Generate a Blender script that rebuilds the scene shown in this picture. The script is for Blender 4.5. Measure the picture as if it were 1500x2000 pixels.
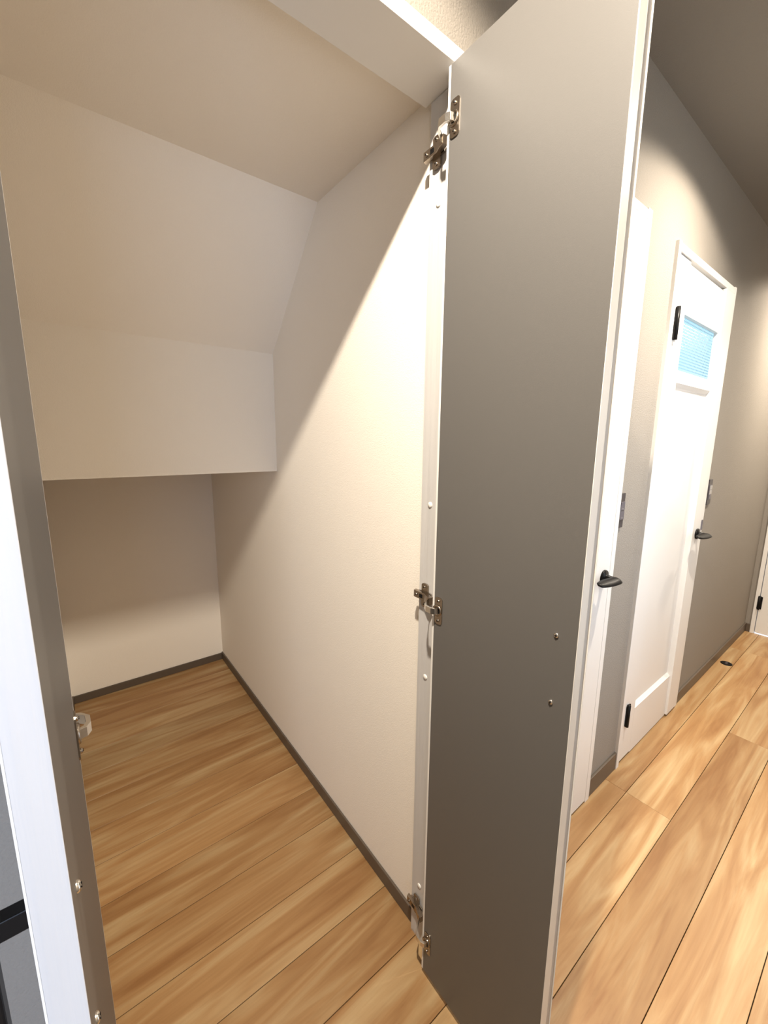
import bpy, bmesh, math, random
from mathutils import Vector, Matrix
random.seed(7)
for o in list(bpy.data.objects): bpy.data.objects.remove(o)
S = bpy.context.scene
COL = S.collection

# ------------------------------------------------------------------ camera
F_PX = 796.57
yaw, pitch, roll = math.radians(52.25358), math.radians(9.93878), math.radians(0.50145)
fw = Vector((-math.sin(yaw)*math.cos(pitch), math.cos(yaw)*math.cos(pitch), -math.sin(pitch)))
rt = Vector((math.cos(yaw), math.sin(yaw), 0)); up = rt.cross(fw)
r2 = rt*math.cos(roll)+up*math.sin(roll); u2 = -rt*math.sin(roll)+up*math.cos(roll)
cd = bpy.data.cameras.new('camera'); cam = bpy.data.objects.new('camera', cd); COL.objects.link(cam)
M = Matrix((r2, u2, -fw)).transposed().to_4x4(); M.translation = Vector((0.601, 0.0, 1.36))
cam.matrix_world = M
cd.sensor_fit = 'HORIZONTAL'; cd.sensor_width = 36.0; cd.lens = F_PX/1500*36; cd.clip_start = 0.02
S.camera = cam

# ------------------------------------------------------------------ world, exposure, large lights
S.view_settings.view_transform = 'Standard'; S.view_settings.look = 'None'
S.view_settings.gamma = 1; S.view_settings.use_curve_mapping = False
S.view_settings.exposure = 0.0
w = bpy.data.worlds.new('world'); S.world = w; w.use_nodes = True
w.node_tree.nodes['Background'].inputs[0].default_value = (0.75, 0.85, 1, 1)
w.node_tree.nodes['Background'].inputs[1].default_value = 0.6
DOWNLIGHT_W = 74.0
DOWNLIGHT_COL = (1.0, 0.885, 0.73)
DAY_COL = (0.62, 0.76, 1.0)
def area(name, loc, target, sx, sy, watts, col):
    l = bpy.data.lights.new(name, 'AREA'); l.shape = 'RECTANGLE'; l.size = sx; l.size_y = sy
    l.energy = watts; l.color = col
    o = bpy.data.objects.new(name, l); COL.objects.link(o); o.location = loc
    o.rotation_euler = (Vector(target)-Vector(loc)).to_track_quat('-Z', 'Y').to_euler()
    return o
area('window_daylight', (2.33, -0.70, 1.30), (0, -0.70, 1.30), 1.1, 1.6, 66.0, DAY_COL)
area('glazed_door_daylight', (0.885, 1.55, 1.05), (0, 1.55, 1.05), 0.45, 1.1, 3.4, DAY_COL)

# ------------------------------------------------------------------ helpers
def add_box(bm, x0, x1, y0, y1, z0, z1, bev=0.0, mi=0):
    t = bmesh.new()
    vs = [t.verts.new((x, y, z)) for x in (x0, x1) for y in (y0, y1) for z in (z0, z1)]
    for f in ((0,1,3,2),(4,6,7,5),(0,4,5,1),(2,3,7,6),(0,2,6,4),(1,5,7,3)): t.faces.new([vs[i] for i in f])
    if bev > 0: bmesh.ops.bevel(t, geom=t.edges[:], offset=bev, segments=2, affect='EDGES', profile=0.5)
    for f in t.faces: f.material_index = mi
    me = bpy.data.meshes.new('tmp'); t.to_mesh(me); t.free(); bm.from_mesh(me); bpy.data.meshes.remove(me)
def add_prism(bm, pts, axis, a, b, bev=0.0, mi=0):
    """pts: polygon in the two remaining axes (in xyz order); extruded from a to b along axis"""
    t = bmesh.new()
    def mk(p, v):
        l = list(p); l.insert('xyz'.index(axis), v); return t.verts.new(l)
    A = [mk(p, a) for p in pts]; B = [mk(p, b) for p in pts]; n = len(pts)
    t.faces.new(A); t.faces.new(B[::-1])
    for i in range(n): t.faces.new((A[i], B[i], B[(i+1) % n], A[(i+1) % n]))
    bmesh.ops.recalc_face_normals(t, faces=t.faces[:])
    if bev > 0: bmesh.ops.bevel(t, geom=t.edges[:], offset=bev, segments=2, affect='EDGES', profile=0.5)
    for f in t.faces: f.material_index = mi
    me = bpy.data.meshes.new('tmp'); t.to_mesh(me); t.free(); bm.from_mesh(me); bpy.data.meshes.remove(me)
def add_lathe(bm, prof, axis, c, seg=28):
    """prof: (radius, height along axis) list; closed with caps where radius is 0"""
    ax = 'xyz'.index(axis); o1, o2 = [(1, 2), (2, 0), (0, 1)][ax]
    rings = []
    for r, h in prof:
        ring = []
        for i in range(1 if r == 0 else seg):
            a = 2*math.pi*i/seg; v = [0, 0, 0]; v[ax] = h; v[o1] = r*math.cos(a); v[o2] = r*math.sin(a)
            ring.append(bm.verts.new(Vector(v)+Vector(c)))
        rings.append(ring)
    fs = []
    for A, B in zip(rings, rings[1:]):
        if len(A) == 1 and len(B) == 1: continue
        for i in range(seg):
            j = (i+1) % seg
            if len(A) == 1: f = bm.faces.new((A[0], B[j], B[i]))
            elif len(B) == 1: f = bm.faces.new((A[i], A[j], B[0]))
            else: f = bm.faces.new((A[i], A[j], B[j], B[i]))
            f.smooth = True; fs.append(f)
    bmesh.ops.recalc_face_normals(bm, faces=fs)
def obj(name, bm, mats, parent=None, loc=(0, 0, 0)):
    me = bpy.data.meshes.new(name)
    bmesh.ops.translate(bm, verts=bm.verts[:], vec=-Vector(loc))
    bm.to_mesh(me); bm.free()
    for m in (mats if isinstance(mats, (list, tuple)) else [mats]): me.materials.append(m)
    o = bpy.data.objects.new(name, me); COL.objects.link(o)
    o.location = loc
    if parent:
        o.parent = parent; o.location = Vector(loc)-world_loc(parent)
    return o
def world_loc(o):
    v = Vector((0, 0, 0))
    while o: v += o.location; o = o.parent
    return v
def bx(name, dims, mat, parent=None, bev=0.0):
    bm = bmesh.new(); add_box(bm, *dims, bev=bev)
    c = ((dims[0]+dims[1])/2, (dims[2]+dims[3])/2, (dims[4]+dims[5])/2)
    return obj(name, bm, mat, parent, c)
def struct(o): o['kind'] = 'structure'; return o
def thing(name, label, cat, loc, group=None):
    o = bpy.data.objects.new(name, None); COL.objects.link(o); o.location = loc; o.empty_display_size = 0.05
    o['label'] = label; o['category'] = cat
    if group: o['group'] = group
    return o
def sempty(name, loc):
    o = bpy.data.objects.new(name, None); COL.objects.link(o); o.location = loc; o.empty_display_size = 0.05
    o['kind'] = 'structure'; return o

# ------------------------------------------------------------------ materials
def mat(name, col, rough=0.5, metal=0.0, bump=None, spec=0.5, var=None, coat=0.0):
    m = bpy.data.materials.new(name); m.use_nodes = True; nt = m.node_tree; b = nt.nodes['Principled BSDF']
    b.inputs['Base Color'].default_value = (*col, 1); b.inputs['Roughness'].default_value = rough
    b.inputs['Metallic'].default_value = metal; b.inputs['Specular IOR Level'].default_value = spec
    b.inputs['Coat Weight'].default_value = coat; b.inputs['Coat Roughness'].default_value = 0.25
    tc = nt.nodes.new('ShaderNodeTexCoord')
    geo = nt.nodes.new('ShaderNodeNewGeometry')
    if bump:
        sc, st, dist = bump[:3]; stretch = bump[3] if len(bump) > 3 else (1, 1, 1)
        mp = nt.nodes.new('ShaderNodeMapping'); mp.inputs['Scale'].default_value = stretch
        nt.links.new(geo.outputs['Position'], mp.inputs['Vector'])
        n = nt.nodes.new('ShaderNodeTexNoise'); n.inputs['Scale'].default_value = sc; n.inputs['Detail'].default_value = 4
        nt.links.new(mp.outputs[0], n.inputs['Vector'])
        bp = nt.nodes.new('ShaderNodeBump'); bp.inputs['Strength'].default_value = st; bp.inputs['Distance'].default_value = dist
        nt.links.new(n.outputs['Fac'], bp.inputs['Height']); nt.links.new(bp.outputs[0], b.inputs['Normal'])
        if var:
            mx = nt.nodes.new('ShaderNodeMix'); mx.data_type = 'RGBA'
            mx.inputs[6].default_value = (*col, 1); mx.inputs[7].default_value = (*[c*var for c in col], 1)
            nt.links.new(n.outputs['Fac'], mx.inputs[0]); nt.links.new(mx.outputs[2], b.inputs['Base Color'])
    return m
M_CLOSET = mat('closet_wallpaper', (0.85, 0.80, 0.725), 0.9, bump=(420, 0.35, 0.002), spec=0.2)
M_HALL = mat('greige_wallpaper', (0.29, 0.262, 0.228), 0.85, bump=(260, 0.5, 0.003), spec=0.25, var=0.86)
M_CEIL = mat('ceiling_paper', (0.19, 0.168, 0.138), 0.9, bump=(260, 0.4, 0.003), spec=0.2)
M_WHITE = mat('white_paint', (0.74, 0.725, 0.70), 0.42, bump=(40, 0.12, 0.001, (1, 1, 0.08)), coat=0.15)
M_EDGE = mat('white_grained_edge', (0.57, 0.56, 0.555), 0.5, bump=(90, 0.5, 0.002, (1, 1, 0.03)), var=0.88)
M_LEAF = mat('grey_laminate', (0.115, 0.110, 0.105), 0.42, bump=(600, 0.08, 0.001))
M_METAL = mat('nickel_metal', (0.36, 0.31, 0.26), 0.24, 1.0, bump=(300, 0.1, 0.001))
M_CHROME = mat('bright_screw_metal', (0.75, 0.72, 0.68), 0.18, 1.0, bump=(300, 0.1, 0.001))
M_BLACK = mat('black_metal', (0.008, 0.0075, 0.0075), 0.34, 0.0, bump=(200, 0.04, 0.001), spec=0.12)
M_BASE = mat('taupe_baseboard', (0.10, 0.077, 0.058), 0.42, bump=(120, 0.2, 0.001, (1, 0.1, 1)))
M_CAP = mat('white_plastic', (0.80, 0.78, 0.74), 0.4, bump=(200, 0.05, 0.001))
M_GREY = mat('charcoal_plastic', (0.045, 0.038, 0.042), 0.4, bump=(200, 0.08, 0.001))
M_GREY2 = mat('slate_plastic', (0.10, 0.092, 0.11), 0.35, bump=(200, 0.08, 0.001))
M_PALE = mat('pale_grey_plastic', (0.36, 0.34, 0.33), 0.35, bump=(200, 0.08, 0.001))
M_SUB = mat('subfloor', (0.03, 0.018, 0.010), 0.9, bump=(80, 0.3, 0.002))

def emit(name, col, st):
    m = bpy.data.materials.new(name); m.use_nodes = True; b = m.node_tree.nodes['Principled BSDF']
    b.inputs['Base Color'].default_value = (*col, 1)
    b.inputs['Emission Color'].default_value = (*col, 1); b.inputs['Emission Strength'].default_value = st
    return m
M_LAMP = emit('lamp_diffuser', DOWNLIGHT_COL, 6.0)
M_GAP = emit('under_door_glow', (0.75, 0.85, 1.0), 0.9)  # emission painted in for the light line below the far door
M_SKYGLASS = emit('daylight_glass', (0.6, 0.78, 1.0), 1.0)

def glass_mat():
    m = bpy.data.materials.new('checked_glass'); m.use_nodes = True; nt = m.node_tree; b = nt.nodes['Principled BSDF']
    b.inputs['Base Color'].default_value = (0.03, 0.07, 0.10, 1); b.inputs['Roughness'].default_value = 0.3
    geo = nt.nodes.new('ShaderNodeNewGeometry'); sp = nt.nodes.new('ShaderNodeSeparateXYZ')
    nt.links.new(geo.outputs['Position'], sp.inputs[0])
    def math_(op, a, b_=None):
        n = nt.nodes.new('ShaderNodeMath'); n.operation = op
        for i, v in enumerate((a, b_)):
            if v is None: continue
            if isinstance(v, (int, float)): n.inputs[i].default_value = v
            else: nt.links.new(v, n.inputs[i])
        return n.outputs[0]
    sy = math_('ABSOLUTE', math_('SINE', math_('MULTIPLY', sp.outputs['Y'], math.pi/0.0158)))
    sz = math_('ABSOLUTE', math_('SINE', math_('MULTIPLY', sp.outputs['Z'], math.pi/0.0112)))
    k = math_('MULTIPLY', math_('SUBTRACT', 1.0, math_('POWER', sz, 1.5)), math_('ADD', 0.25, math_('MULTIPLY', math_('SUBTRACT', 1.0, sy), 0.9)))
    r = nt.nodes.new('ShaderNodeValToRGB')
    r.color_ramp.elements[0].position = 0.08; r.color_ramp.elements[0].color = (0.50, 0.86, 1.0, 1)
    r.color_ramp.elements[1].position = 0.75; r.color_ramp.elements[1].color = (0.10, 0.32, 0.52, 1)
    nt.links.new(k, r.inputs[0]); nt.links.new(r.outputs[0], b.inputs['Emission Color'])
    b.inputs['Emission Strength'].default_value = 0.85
    return m
M_GLASS = glass_mat()

def plank_mat():
    m = bpy.data.materials.new('oak_plank'); m.use_nodes = True; nt = m.node_tree; b = nt.nodes['Principled BSDF']
    N = nt.nodes.new; L = nt.links.new
    tc = N('ShaderNodeTexCoord'); oi = N('ShaderNodeObjectInfo')
    off = N('ShaderNodeVectorMath'); off.operation = 'ADD'
    cmb = N('ShaderNodeCombineXYZ'); mul = N('ShaderNodeMath'); mul.operation = 'MULTIPLY'; mul.inputs[1].default_value = 37.0
    L(oi.outputs['Random'], mul.inputs[0])
    for i in range(3): L(mul.outputs[0], cmb.inputs[i])
    L(tc.outputs['Object'], off.inputs[0]); L(cmb.outputs[0], off.inputs[1])
    mp = N('ShaderNodeMapping'); mp.inputs['Scale'].default_value = (10, 1.0, 1); L(off.outputs[0], mp.inputs[0])
    n1 = N('ShaderNodeTexNoise'); n1.inputs['Scale'].default_value = 1.6; n1.inputs['Detail'].default_value = 5
    n1.inputs['Roughness'].default_value = 0.5; n1.inputs['Distortion'].default_value = 1.2; L(mp.outputs[0], n1.inputs['Vector'])
    mp2 = N('ShaderNodeMapping'); mp2.inputs['Scale'].default_value = (150, 5, 1); L(off.outputs[0], mp2.inputs[0])
    n2 = N('ShaderNodeTexNoise'); n2.inputs['Scale'].default_value = 1.0; n2.inputs['Detail'].default_value = 3; L(mp2.outputs[0], n2.inputs['Vector'])
    r = N('ShaderNodeValToRGB'); e = r.color_ramp.elements
    e[0].position = 0.28; e[0].color = (0.245, 0.120, 0.044, 1)
    e[1].position = 0.72; e[1].color = (0.43, 0.305, 0.16, 1)
    k = e.new(0.47); k.color = (0.325, 0.185, 0.078, 1)
    L(n1.outputs['Fac'], r.inputs[0])
    mx = N('ShaderNodeMix'); mx.data_type = 'RGBA'; mx.blend_type = 'MULTIPLY'; mx.inputs[0].default_value = 0.22
    r2_ = N('ShaderNodeValToRGB'); r2_.color_ramp.elements[0].color = (0.55, 0.5, 0.45, 1); r2_.color_ramp.elements[1].color = (1, 1, 1, 1)
    r2_.color_ramp.elements[0].position = 0.3; r2_.color_ramp.elements[1].position = 0.62
    L(n2.outputs['Fac'], r2_.inputs[0]); L(r.outputs[0], mx.inputs[6]); L(r2_.outputs[0], mx.inputs[7])
    hs = N('ShaderNodeHueSaturation'); mr = N('ShaderNodeMapRange'); mr.inputs[3].default_value = 0.90; mr.inputs[4].default_value = 1.10
    L(oi.outputs['Random'], mr.inputs[0]); L(mr.outputs[0], hs.inputs['Value']); L(mx.outputs[2], hs.inputs['Color'])
    L(hs.outputs[0], b.inputs['Base Color'])
    b.inputs['Roughness'].default_value = 0.42; b.inputs['Specular IOR Level'].default_value = 0.35
    bp = N('ShaderNodeBump'); bp.inputs['Strength'].default_value = 0.12; bp.inputs['Distance'].default_value = 0.001
    L(n2.outputs['Fac'], bp.inputs['Height']); L(bp.outputs[0], b.inputs['Normal'])
    return m
M_PLANK = plank_mat()

# ------------------------------------------------------------------ floor with planks
CY0, CY1 = -0.10, 0.656           # closet side walls
HX1, HY1 = 0.90, 3.845            # hall width, far wall
BACKX = -1.89
OY0, OY1, OZ = -0.066, 0.640, 2.017   # closet opening
floor = struct(bx('floor', (-2.0, 1.0, -2.3, 3.95, -0.06, -0.0135), M_SUB))
W = 0.1527; plank_meshes = {}
def plank(x0, x1, y0, y1):
    key = (round(x1-x0, 4), round(y1-y0, 4))
    if key not in plank_meshes:
        bm = bmesh.new(); a, b_ = key[0]/2-0.0009, key[1]/2-0.0003
        c = 0.0006
        lo = [(-a, -b_), (a, -b_), (a, b_), (-a, b_)]; hi = [(-a+c, -b_+c), (a-c, -b_+c), (a-c, b_-c), (-a+c, b_-c)]
        r0 = [bm.verts.new((x, y, -0.012)) for x, y in lo]; r1 = [bm.verts.new((x, y, -c)) for x, y in lo]; r2v = [bm.verts.new((x, y, 0)) for x, y in hi]
        for A, B in ((r0, r1), (r1, r2v)):
            for i in range(4): bm.faces.new((A[i], A[(i+1) % 4], B[(i+1) % 4], B[i]))
        bm.faces.new(r2v); bm.faces.new(r0[::-1])
        me = bpy.data.meshes.new('plank'); bm.to_mesh(me); bm.free(); me.materials.append(M_PLANK); plank_meshes[key] = me
    o = bpy.data.objects.new('plank', plank_meshes[key]); COL.objects.link(o)
    o.parent = floor; o.location = Vector(((x0+x1)/2, (y0+y1)/2, 0))-floor.location
k = -14
while True:
    x0 = 0.087-W+k*W; x1 = x0+W
    if x0 > 0.95: break
    pair = (k//2)
    j0 = 1.62 if pair % 2 == 0 else 1.62+0.76
    if x1 < 0.0: lo, hi = -0.14, 0.70; 
    else: lo, hi = -2.25, 3.93
    if x1 > -1.98:
        x0c = max(x0, -1.98)
        if x1 < 0.0: plank(x0c, x1, lo, hi)
        else:
            ys = sorted([lo]+[j0+i*1.82 for i in range(-4, 4) if lo+0.1 < j0+i*1.82 < hi-0.1]+[hi])
            for a, b_ in zip(ys, ys[1:]): plank(x0c, x1, a, b_)
    k += 1

# ------------------------------------------------------------------ walls and ceilings
WT = 0.048
D2A, D2B = 0.70, 1.470     # door_2 frame outer
D1A, D1B = 1.705, 2.414    # door_1 frame outer
DT = 2.036                 # frame tops
bm = bmesh.new()
add_box(bm, -WT, 0, -2.3, OY0-0.027, 0, 2.4)
add_box(bm, -WT, 0, OY0-0.027, OY1+0.027, OZ+0.027, 2.4)
add_box(bm, -WT, 0, OY1+0.027, D2A, 0, 2.4)
add_box(bm, -WT, 0, D2A, D2B, DT+0.012, 2.4)
add_box(bm, -WT, 0, D2B, D1A, 0, 2.4)
add_box(bm, -WT, 0, D1A, D1B, DT, 2.4)
add_box(bm, -WT, 0, D1B, HY1, 0, 2.4)
struct(obj('wall_left', bm, M_HALL))
bm = bmesh.new()
add_box(bm, -WT, 0.95, HY1, HY1+0.05, DT+0.02, 2.4)
add_box(bm, -WT, 0.033, HY1, HY1+0.05, 0, DT+0.02)
add_box(bm, 0.83, 0.95, HY1, HY1+0.05, 0, DT+0.02)
struct(obj('wall_far', bm, M_HALL))
bm = bmesh.new()
for y0, y1 in ((-2.3, -0.85), (-0.05, 1.20), (1.90, HY1)): add_box(bm, HX1, HX1+0.05, y0, y1, 0, 2.4)
for y0, y1 in ((-0.85, -0.05), (1.20, 1.90)): add_box(bm, HX1, HX1+0.05, y0, y1, 2.05, 2.4)
struct(obj('wall_right', bm, M_HALL))
struct(bx('wall_near', (0, HX1, -2.3, -2.25, 0, 2.4), M_HALL))
# glazed living-room doors opposite (out of frame), the source of the cool daylight
for n, (y0, y1) in (('door_4', (1.20, 1.90)), ('door_5', (-0.85, -0.05))):
    d = sempty(n, (0.92, (y0+y1)/2, 0))
    bx('door_frame', (0.895, 0.955, y0, y0+0.03, 0, 2.05), M_WHITE, d); bx('door_frame', (0.895, 0.955, y1-0.03, y1, 0, 2.05), M_WHITE, d); bx('head_casing', (0.895, 0.955, y0+0.03, y1-0.03, 2.02, 2.05), M_WHITE, d)
    if n == 'door_5': continue                      # this doorway stands open to the bright room beyond
    bx('stile', (0.905, 0.94, y0+0.035, y0+0.095, 0.01, 2.015), M_WHITE, d); bx('stile', (0.905, 0.94, y1-0.095, y1-0.035, 0.01, 2.015), M_WHITE, d)
    bx('rail', (0.905, 0.94, y0+0.095, y1-0.095, 0.01, 0.30), M_WHITE, d); bx('rail', (0.905, 0.94, y0+0.095, y1-0.095, 1.90, 2.015), M_WHITE, d)
    bx('pane', (0.92, 0.926, y0+0.095, y1-0.095, 0.30, 1.90), M_SKYGLASS, d)
# the bright room beyond door_5
struct(bx('wall_room_near', (0.95, 2.45, -2.0, -1.95, 0, 2.4), M_HALL)); struct(bx('wall_room_far', (0.95, 2.45, 0.75, 0.80, 0, 2.4), M_HALL))
bm = bmesh.new()
for d in ((-1.95, -1.27, 0, 2.4), (-0.13, 0.75, 0, 2.4), (-1.27, -0.13, 0, 0.48), (-1.27, -0.13, 2.12, 2.4)): add_box(bm, 2.40, 2.45, *d)
struct(obj('wall_room_window', bm, M_HALL))
win = sempty('window_1', (2.42, -0.7, 1.3))
for d in ((2.41, 2.45, -1.27, -1.23, 0.48, 2.12), (2.41, 2.45, -0.17, -0.13, 0.48, 2.12), (2.41, 2.45, -1.23, -0.17, 0.48, 0.52), (2.41, 2.45, -1.23, -0.17, 2.08, 2.12), (2.415, 2.445, -0.715, -0.685, 0.52, 2.08)):
    bx('window_frame', d, M_WHITE, win)
bx('pane', (2.43, 2.436, -1.23, -0.17, 0.52, 2.08), M_SKYGLASS, win)
struct(bx('ceiling_room', (0.95, 2.45, -2.0, 0.80, 2.4, 2.45), M_CEIL))
struct(bx('floor_room', (1.0, 2.45, -2.0, 0.80, -0.06, 0.0), M_PLANK))
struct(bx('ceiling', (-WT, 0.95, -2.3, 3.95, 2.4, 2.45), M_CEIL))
# closet shell
struct(bx('wall_closet_right', (BACKX-0.05, -0.085, CY1, CY1+0.04, 0, 2.3), M_CLOSET))
struct(bx('wall_closet_left', (BACKX-0.05, -0.085, CY0-0.04, CY0, 0, 2.3), M_CLOSET))
struct(bx('wall_closet_back', (BACKX-0.05, BACKX, CY0, CY1, 0, 1.237), M_CLOSET))
bm = bmesh.new()
add_prism(bm, [(-WT, 2.046), (-0.577, 2.046), (-0.942, 1.678), (-0.942, 1.237), (BACKX-0.05, 1.237), (BACKX-0.05, 2.3), (-WT, 2.3)], 'y', CY0, CY1)
struct(obj('ceiling_closet', bm, M_CLOSET))

# ------------------------------------------------------------------ baseboards
def baseboard(name, dims, axis, face):
    """dims box; small eased top"""
    return struct(bx(name, dims, M_BASE, bev=0.0022))
BH = 0.062
baseboard('baseboard_left', (0, 0.009, D2B, D1A, 0, 0.078), 'y', 1)
baseboard('baseboard_left_far', (0, 0.009, D1B, HY1, 0, 0.062), 'y', 1)
baseboard('baseboard_left_near', (0, 0.009, -2.25, OY0-0.03, 0, 0.062), 'y', 1)
baseboard('baseboard_far', (0.009, 0.033, HY1-0.009, HY1, 0, 0.062), 'x', -1)
baseboard('baseboard_right', (HX1-0.009, HX1, 1.90, HY1, 0, 0.062), 'y', -1)
baseboard('baseboard_closet_right', (BACKX, -0.085, CY1-0.007, CY1, 0, 0.048), 'x', -1)
baseboard('baseboard_closet_back', (BACKX, BACKX+0.007, CY0, CY1-0.007, 0, 0.042), 'y', 1)
baseboard('baseboard_closet_left', (BACKX+0.007, -0.085, CY0, CY0+0.007, 0, 0.048), 'x', 1)

# ------------------------------------------------------------------ closet frame
fr = sempty('trim_1', (0, 0.29, 0))
bx('jamb', (-0.085, 0.006, OY1, OY1+0.027, 0, OZ+0.027), M_WHITE, fr, 0.0008)
bx('jamb', (-0.085, 0.006, OY0-0.027, OY0, 0, OZ+0.027), M_WHITE, fr, 0.0008)
bx('light_block_lip', (-0.014, 0.005, OY1-0.0205, OY1+0.001, 0, OZ), M_WHITE, fr)  # unseen lips on both jambs, added to block light through the leaf gap
bx('light_block_lip', (-0.014, 0.005, OY0-0.001, OY0+0.0195, 0, OZ), M_WHITE, fr)
bx('head_jamb', (-0.10, 0.006, OY0, OY1, OZ, OZ+0.027), M_WHITE, fr, 0.0008)
bx('cover_strip', (-0.0815, -0.020, OY1-0.0022, OY1+0.001, 0.01, OZ-0.002), M_EDGE, fr, 0.0006)
bx('cover_strip', (-0.0815, -0.020, OY0-0.001, OY0+0.0015, 0.01, OZ-0.002), M_EDGE, fr, 0.0006)
for z in (1.826, 1.218, 0.795, 0.181):
    bm = bmesh.new(); add_lathe(bm, [(0.0065, 0.0), (0.0065, -0.0012), (0.0045, -0.0026), (0, -0.003)], 'y', (-0.053, OY1-0.0022, z))
    obj('screw_cap', bm, M_CAP, fr)

# ------------------------------------------------------------------ closet doors (leaves standing open)
def screw(name, c, parent, sy, r=0.0042, m=M_CHROME):
    """pan head cross screw on a face looking along sy*y"""
    bm = bmesh.new()
    add_lathe(bm, [(r, 0.0), (r, sy*0.0008), (r*0.86, sy*0.0020), (r*0.45, sy*0.0028), (0.0, sy*0.0029)], 'y', c, 20)
    t = 0.0005
    y0, y1 = sorted((c[1]+sy*0.0024, c[1]+sy*0.0032))
    add_box(bm, c[0]-r*0.5, c[0]+r*0.5, y0, y1, c[2]-t, c[2]+t, mi=1); add_box(bm, c[0]-t, c[0]+t, y0, y1, c[2]-r*0.5, c[2]+r*0.5, mi=1)
    return obj(name, bm, [m, M_BLACK], parent, c)
def hinge(parent, yl, sy, yj, z, inv=1):
    """cup hinge: yl leaf inner face, sy direction the face looks, yj jamb face"""
    X = 0.024
    bm = bmesh.new()   # flange plate on the leaf: rounded oblong
    pts = []
    hw, hh, rc = 0.0105, 0.030, 0.006
    for cx, cz, a0 in ((hw-rc, hh-rc, 0), (-hw+rc, hh-rc, 90), (-hw+rc, -hh+rc, 180), (hw-rc, -hh+rc, 270)):
        for a in range(0, 91, 30): pts.append((X+cx+rc*math.cos(math.radians(a0+a)), z+cz+rc*math.sin(math.radians(a0+a))))
    add_prism(bm, pts, 'y', yl, yl+sy*0.0018)
    # cup rim bulging towards the hinge side
    add_lathe(bm, [(0.0125, 0), (0.0125, sy*0.0034), (0.011, sy*0.0042), (0.0095, sy*0.0042), (0.009, sy*0.0012), (0, sy*0.0012)], 'y', (X-0.003, yl, z), 26)
    h = obj('hinge', bm, M_METAL, parent, (X, yl, z))
    for dz in (-0.022, 0.022): screw('screw', (X, yl+sy*0.0018, z+dz), h, sy, 0.0034, M_METAL)
    bx('cup_well', (X-0.008, X+0.005, *sorted((yl+sy*0.0010, yl+sy*0.0022)), z-0.006, z+0.006), M_BLACK, h)
    # bent link from the cup to the arm
    bm = bmesh.new()
    g = (yj-yl)*-sy                                  # how far the jamb face lies behind the leaf face
    P = [(X+0.001, 0.003), (X-0.001, 0.011), (X-0.010, 0.0155), (X-0.026, 0.0150), (X-0.038, 0.006), (-0.030, 0.016-g), (-0.036, 0.010-g), (X-0.040, -0.002), (X-0.028, 0.0095), (X-0.014, 0.0105), (X-0.006, 0.008), (X-0.004, 0.003)]
    add_prism(bm, [(x, yl+sy*v) for x, v in P], 'z', z-0.0065, z+0.0065, bev=0.0003)
    obj('link', bm, M_CHROME, h)
    # arm lying over the jamb
    bm = bmesh.new()
    P = [(-0.022, 0.012), (-0.024, 0.0225), (-0.034, 0.0215), (-0.050, 0.0150), (-0.086, 0.0140), (-0.088, 0.0055), (-0.050, 0.0050)]
    add_prism(bm, [(x, yj+sy*v) for x, v in P], 'z', z-0.0085, z+0.0085, bev=0.0006)
    obj('arm', bm, M_METAL, h)
    bm = bmesh.new()
    add_box(bm, -0.066, -0.055, *sorted((yj+sy*0.0138, yj+sy*0.0150)), z-0.0045, z+0.0045)
    obj('arm_slot', bm, M_BLACK, h)
    screw('screw', (-0.077, yj+sy*0.0143, z), h, sy, 0.0036, M_METAL)
    # cross-shaped mounting plate
    bm = bmesh.new()
    pts = [(-0.068, -0.010), (-0.068, -0.026), (-0.063, -0.029), (-0.052, -0.029), (-0.047, -0.026), (-0.047, -0.010),
           (-0.036, -0.008), (-0.036, 0.008), (-0.047, 0.010), (-0.047, 0.026), (-0.052, 0.029), (-0.063, 0.029), (-0.068, 0.026), (-0.068, 0.010), (-0.080, 0.008), (-0.080, -0.008)]
    add_prism(bm, [(x, z+v) for x, v in pts], 'y', yj+sy*0.0022, yj+sy*0.0060)
    obj('mounting_plate', bm, M_METAL, h)
    for dz in (-0.021, 0.021): screw('screw', (-0.0575, yj+sy*0.0060, z+dz), h, sy, 0.0036, M_METAL)
HZ = (1.917, 1.003, 0.118)
LX0, LX1 = 0.010, 0.322
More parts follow.
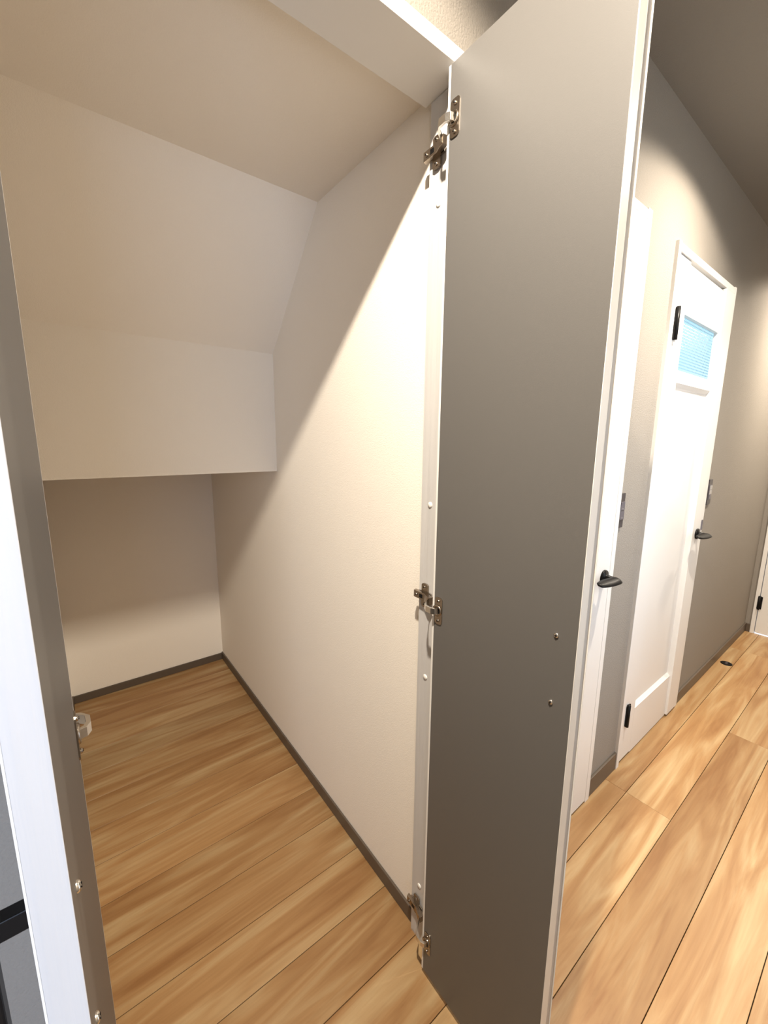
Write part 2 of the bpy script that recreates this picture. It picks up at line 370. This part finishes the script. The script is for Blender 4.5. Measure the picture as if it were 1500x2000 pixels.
def leaf(label, yin, sy, astragal):
    """yin inner face plane; sy the way it looks (-1: towards camera side)"""
    yo = yin-sy*0.0195
    t = thing('closet_door', label, 'door', (LX0, (yin+yo)/2, 0), 'pair of closet doors standing open')
    a, b_ = sorted((yin, yo))
    bx('panel', (LX0, LX1-0.0012, a, b_, 0.020, 2.005), M_LEAF, t, 0.0004)
    bm = bmesh.new(); add_box(bm, LX1-0.0012, LX1, a, b_, 0.020, 2.005, 0.0004); obj('edge_band', bm, M_WHITE if astragal else M_EDGE, t)  # same finish on both doors; their difference in light is put into the colour
    bx('edge_band', (LX0-0.0055, LX0, a, b_, 0.020, 2.005), M_WHITE, t, 0.0008)
    ya, yb = sorted((yo, yo-sy*0.0012)); bx('face_panel', (LX0-0.005, LX1, ya, yb, 0.020, 2.005), M_WHITE, t)
    if astragal:
        ya, yb = sorted((yo-sy*0.0012, yo-sy*0.021))
        bx('astragal', (LX1-0.035, LX1-0.004, ya, yb, 0.020, 2.005), M_EDGE, t, 0.0005)
        ya, yb = sorted((yo-sy*0.021, yo-sy*0.0225))
        bx('astragal_lip', (LX1-0.035, LX1-0.002, ya, yb, 0.020, 2.005), M_WHITE, t, 0.0004)
    for z in (1.0530, 0.9345): screw('screw', (0.287, yin, z), t, sy)
    # black bar pull on the outer face
    yf = yo-sy*(0.0225 if False else 0.0012)
    hd = bx('handle', (0.281, 0.293, *sorted((yf-sy*0.022, yf-sy*0.034)), 0.918, 1.069), M_BLACK, t, 0.0015)
    for z in (1.053, 0.9345): bx('post', (0.282, 0.292, *sorted((yf, yf-sy*0.0225)), z-0.0075, z+0.0075), M_BLACK, hd, 0.0008)
    return t
rl = leaf('right-hand closet door standing open, wide grey inner face with three metal hinges', 0.597, -1, True)
ll = leaf('left-hand closet door seen edge-on at left border, pale grained edge and black bar handle', -0.0240, 1, False)
for z in HZ: hinge(rl, 0.597, -1, OY1-0.0022, z)
for z in HZ: hinge(ll, -0.0240, 1, OY0+0.0015, z)

# ------------------------------------------------------------------ lever handles
def lever(parent, y, z, xf, direc=-1):
    bm = bmesh.new()
    add_lathe(bm, [(0.0, 0), (0.024, 0), (0.0255, 0.003), (0.0245, 0.0075), (0.012, 0.0095), (0.0105, 0.014), (0.0095, 0.034), (0.0, 0.036)], 'x', (xf, y, z), 32)
    h = obj('handle', bm, M_BLACK, parent, (xf, y, z))
    # blade: flattened, tapering, slightly curved lever running towards the hinges
    bm = bmesh.new(); rings = []; n = 16; seg = 14
    for i in range(n+1):
        u = i/n
        cy = y+0.012-u*0.118*1.0; cx = xf+0.047-0.010*math.sin(u*math.pi*0.9)*0.4-0.012*u*u
        wx = 0.0185*(max(0.0, 1-(2*u-0.85)**2*0.62)**0.5) if 0 < u < 1 else 0.004
        wz = 0.0070*(1-0.35*u) if 0 < u < 1 else 0.002
        T = math.radians(-24); ring = []
        for j in range(seg):
            a, b_ = wx*math.cos(2*math.pi*j/seg), wz*math.sin(2*math.pi*j/seg)
            ring.append(bm.verts.new((cx+a*math.cos(T)-b_*math.sin(T), cy, z+a*math.sin(T)+b_*math.cos(T)+0.002*u)))
        rings.append(ring)
    fs = [bm.faces.new(rings[0]), bm.faces.new(rings[-1][::-1])]
    for A, B in zip(rings, rings[1:]):
        for j in range(seg):
            f = bm.faces.new((A[j], B[j], B[(j+1) % seg], A[(j+1) % seg])); f.smooth = True; fs.append(f)
    bmesh.ops.recalc_face_normals(bm, faces=fs)
    obj('lever', bm, M_BLACK, h, (xf+0.045, y, z))
    return h

# ------------------------------------------------------------------ door_2: plain white flush door beyond the open leaf
d2 = sempty('door_2', (0, 1.08, 0))
bx('door_panel', (-0.03, 0.0115, D2A+0.0262, D2B-0.0302, 0.010, DT-0.0192), M_WHITE, d2, 0.0008)
bx('door_jamb', (-WT, 0.012, D2B-0.0295, D2B, 0, DT+0.012), M_WHITE, d2, 0.001)
bx('door_jamb', (-WT, 0.012, D2A, D2A+0.0255, 0, DT+0.012), M_WHITE, d2, 0.001)
bx('head_casing', (-WT, 0.012, D2A+0.0255, D2B-0.0295, DT-0.0185, DT+0.006), M_WHITE, d2, 0.001)
bx('door_back', (-WT, -0.031, D2A+0.0255, D2B-0.0295, 0, DT-0.0185), M_SUB, d2)
lever(d2, 1.397, 0.912, 0.0105)

# ------------------------------------------------------------------ door_1: toilet door with checked glass and recessed panel
d1 = sempty('door_1', (0, 2.06, 0))
xf = 0.006
Y0, Y1 = D1A+0.026, D1B-0.026
bx('door_jamb', (-WT, 0.012, D1A, D1A+0.024, 0, DT), M_WHITE, d1, 0.001)
bx('door_jamb', (-WT, 0.012, D1B-0.024, D1B, 0, DT), M_WHITE, d1, 0.001)
bx('head_casing', (-WT, 0.012, D1A+0.024, D1B-0.024, DT-0.030, DT-0.005), M_WHITE, d1, 0.001)
bx('door_back', (-WT, -0.040, D1A+0.024, D1B-0.024, 0, DT-0.030), M_SUB, d1)
PY0, PY1 = 1.850, 2.262
ZT = DT-0.034
bx('hinge_stile', (-0.038, xf, Y0, PY0, 0.012, ZT), M_WHITE, d1, 0.0006)
bx('top_rail', (-0.038, xf, PY0, PY1, 1.826, ZT-0.009), M_WHITE, d1, 0.0006)
bx('middle_rail', (-0.038, xf, PY0, PY1, 1.585, 1.630), M_WHITE, d1, 0.0006)
bx('bottom_rail', (-0.038, xf, PY0, PY1, 0.006, 0.222), M_WHITE, d1, 0.0006)
bx('latch_stile', (-0.038, xf+0.010, PY1, Y1, 0.012, ZT), M_WHITE, d1, 0.0012)
bx('sunk_panel', (-0.036, xf-0.013, PY0, PY1, 0.222, 1.585), M_WHITE, d1)
bm = bmesh.new()                       # sloped lower and upper mouldings of the sunk panel
add_prism(bm, [(xf-0.001, 0.222), (xf-0.013, 0.222), (xf-0.013, 0.236)], 'y', PY0, PY1)
add_prism(bm, [(xf-0.001, 1.585), (xf-0.013, 1.571), (xf-0.013, 1.585)], 'y', PY0, PY1)
obj('moulding', bm, M_WHITE, d1)
# glass pane with square relief
bm = bmesh.new()
ny, nz = 26, 18; ga, gb, za, zb = PY0+0.004, PY1-0.004, 1.630, 1.826
xg = xf-0.014
for i in range(ny):
    for j in range(nz):
        y0, y1 = ga+(gb-ga)*i/ny, ga+(gb-ga)*(i+1)/ny; z0, z1 = za+(zb-za)*j/nz, za+(zb-za)*(j+1)/nz
        c = bm.verts.new((xg+0.0016, (y0+y1)/2, (z0+z1)/2)); q = [bm.verts.new((xg, a, b_)) for a, b_ in ((y0, z0), (y1, z0), (y1, z1), (y0, z1))]
        for m_ in range(4): bm.faces.new((q[m_], q[(m_+1) % 4], c))
bmesh.ops.remove_doubles(bm, verts=bm.verts[:], dist=1e-5)
add_box(bm, xg-0.004, xg-0.0002, ga, gb, za, zb)
obj('glass_pane', bm, M_GLASS, d1, (xg, (ga+gb)/2, (za+zb)/2))
def butt_hinge(parent, y, z, x, h=0.10, axis='y'):
    bm = bmesh.new()
    add_lathe(bm, [(0, z-h/2), (0.0075, z-h/2), (0.0075, z+h/2), (0, z+h/2)], 'z', (x+0.004, y, 0), 18)
    add_box(bm, x-0.001, x+0.0035, y-0.011, y+0.022, z-h/2+0.003, z+h/2-0.003, 0.0006)
    return obj('hinge', bm, M_BLACK, parent, (x, y, z))
butt_hinge(d1, D1A+0.060, 1.780, 0.008, 0.112)
butt_hinge(d1, D1A+0.060, 0.225, 0.008, 0.100)
lever(d1, 2.321, 0.939, xf+0.010)
bx('lock_plate', (xf+0.010, xf+0.014, 2.372, 2.386, 0.950, 1.000), M_GREY2, d1, 0.0008)

# ------------------------------------------------------------------ door_3 on the far wall
d3 = sempty('door_3', (0.43, HY1, 0))
fy = HY1-0.012
bx('door_jamb', (0.033, 0.056, fy, HY1+0.05, 0, DT+0.02), M_WHITE, d3, 0.001)
bx('door_jamb', (0.805, 0.83, fy, HY1+0.05, 0, DT+0.02), M_WHITE, d3, 0.001)
bx('head_casing', (0.056, 0.805, fy, HY1+0.05, DT-0.005, DT+0.02), M_WHITE, d3, 0.001)
bx('door_panel', (0.060, 0.802, HY1-0.008, HY1+0.03, 0.010, DT-0.008), M_WHITE, d3, 0.001)
bx('glow_strip', (0.060, 0.802, HY1-0.004, HY1+0.02, 0.0005, 0.0095), M_GAP, d3)  # glowing strip stands in for light showing under the door
bm = bmesh.new(); add_lathe(bm, [(0, 0.186), (0.0075, 0.186), (0.0075, 0.286), (0, 0.286)], 'z', (0.058, HY1-0.015, 0), 18)
add_box(bm, 0.048, 0.074, HY1-0.013, HY1-0.008, 0.19, 0.282, 0.0005); obj('hinge', bm, M_BLACK, d3)

# ------------------------------------------------------------------ switches
def switch(label, y0, y1, z0, z1, kind):
    t = thing('light_switch', label, 'switch', (0, (y0+y1)/2, z0))
    bx('cover_plate', (0.0, 0.007, y0, y1, z0, z1), M_GREY, t, 0.0012)
    m = 0.009; a, b_ = y0+m, y1-m
    if kind == 0:
        zz = z0+0.028; hgt = (z1-z0-0.056)/2
        for i in range(2):
            r = bx('rocker', (0.006, 0.0105, a-0.003, b_+0.004, zz+i*hgt+0.001, zz+(i+1)*hgt-0.001), M_GREY2, t, 0.001)
            bx('indicator', (0.0103, 0.0110, (a+b_)/2-0.002, (a+b_)/2+0.002, zz+i*hgt+0.006, zz+i*hgt+0.010), M_PALE, r)
    else:
        bx('inset_frame', (0.006, 0.0085, a-0.001, b_+0.001, z0+0.026, z1-0.026), M_GREY2, t, 0.0008)
        for i in range(3):
            zz = z0+0.029+i*(z1-z0-0.058)/3
            bx('rocker', (0.008, 0.0105, a+0.002, b_-0.001, zz+0.001, zz+(z1-z0-0.058)/3-0.001), M_PALE if i else M_GREY2, t, 0.0008)
switch('charcoal switch plate with two dark rockers between the two white doors', 1.4715, 1.514, 1.069, 1.189, 0)
switch('charcoal switch plate with pale rockers beyond the glazed door', 2.452, 2.502, 1.063, 1.187, 1)

# ------------------------------------------------------------------ floor door stop
t = thing('door_stop', 'round black door stop flush in the wood floor', 'door stop', (0.055, 3.15, 0))
bm = bmesh.new(); add_lathe(bm, [(0.030, 0.0), (0.030, 0.0022), (0.026, 0.0038), (0.022, 0.0034), (0.0, 0.0034)], 'z', (0.055, 3.15, 0), 32)
obj('base_ring', bm, M_BLACK, t)
bm = bmesh.new(); add_box(bm, 0.049, 0.061, 3.135, 3.165, 0.0034, 0.0050, 0.0008); obj('catch_plate', bm, M_GREY, t)

# ------------------------------------------------------------------ ceiling downlights
def downlight(y, label, k=1.0, n_=0.45):
    t = thing('downlight', label, 'lamp', (0.43, y, 2.4), 'downlights along the hall ceiling')
    bm = bmesh.new(); add_lathe(bm, [(0.056, 0.0), (0.056, -0.002), (0.050, -0.0035), (0.044, -0.003), (0.042, 0.0)], 'z', (0.43, y, 2.4), 40)
    obj('trim_ring', bm, M_WHITE, t)
    bm = bmesh.new(); add_lathe(bm, [(0.042, -0.0008), (0.0, -0.0008)], 'z', (0.43, y, 2.4), 40)
    obj('diffuser', bm, M_LAMP, t)
    l = bpy.data.lights.new('lamp_beam', 'SPOT'); l.energy = DOWNLIGHT_W*math.pi*k; l.color = DOWNLIGHT_COL
    l.spot_size = math.radians(150); l.spot_blend = 0.22; l.shadow_soft_size = 0.022
    l.use_nodes = True; nt = l.node_tree; e = nt.nodes['Emission']     # photometric curve: intensity ~ cos(angle)^n
    g = nt.nodes.new('ShaderNodeTexCoord'); sp = nt.nodes.new('ShaderNodeSeparateXYZ'); nt.links.new(g.outputs['Normal'], sp.inputs[0])
    ab = nt.nodes.new('ShaderNodeMath'); ab.operation = 'ABSOLUTE'; nt.links.new(sp.outputs['Z'], ab.inputs[0])
    pw = nt.nodes.new('ShaderNodeMath'); pw.operation = 'POWER'; pw.inputs[1].default_value = n_; nt.links.new(ab.outputs[0], pw.inputs[0])
    nt.links.new(pw.outputs[0], e.inputs['Strength'])
    o = bpy.data.objects.new('lamp_beam', l); COL.objects.link(o); o.parent = t; o.location = (0, 0, -0.010)
downlight(0.05, 'round white downlight in the ceiling in front of the open closet')
downlight(1.70, 'round white downlight in the ceiling between the two white doors', 0.86, 1.7)
downlight(3.35, 'round white downlight in the ceiling near the far door', 0.86, 1.7)
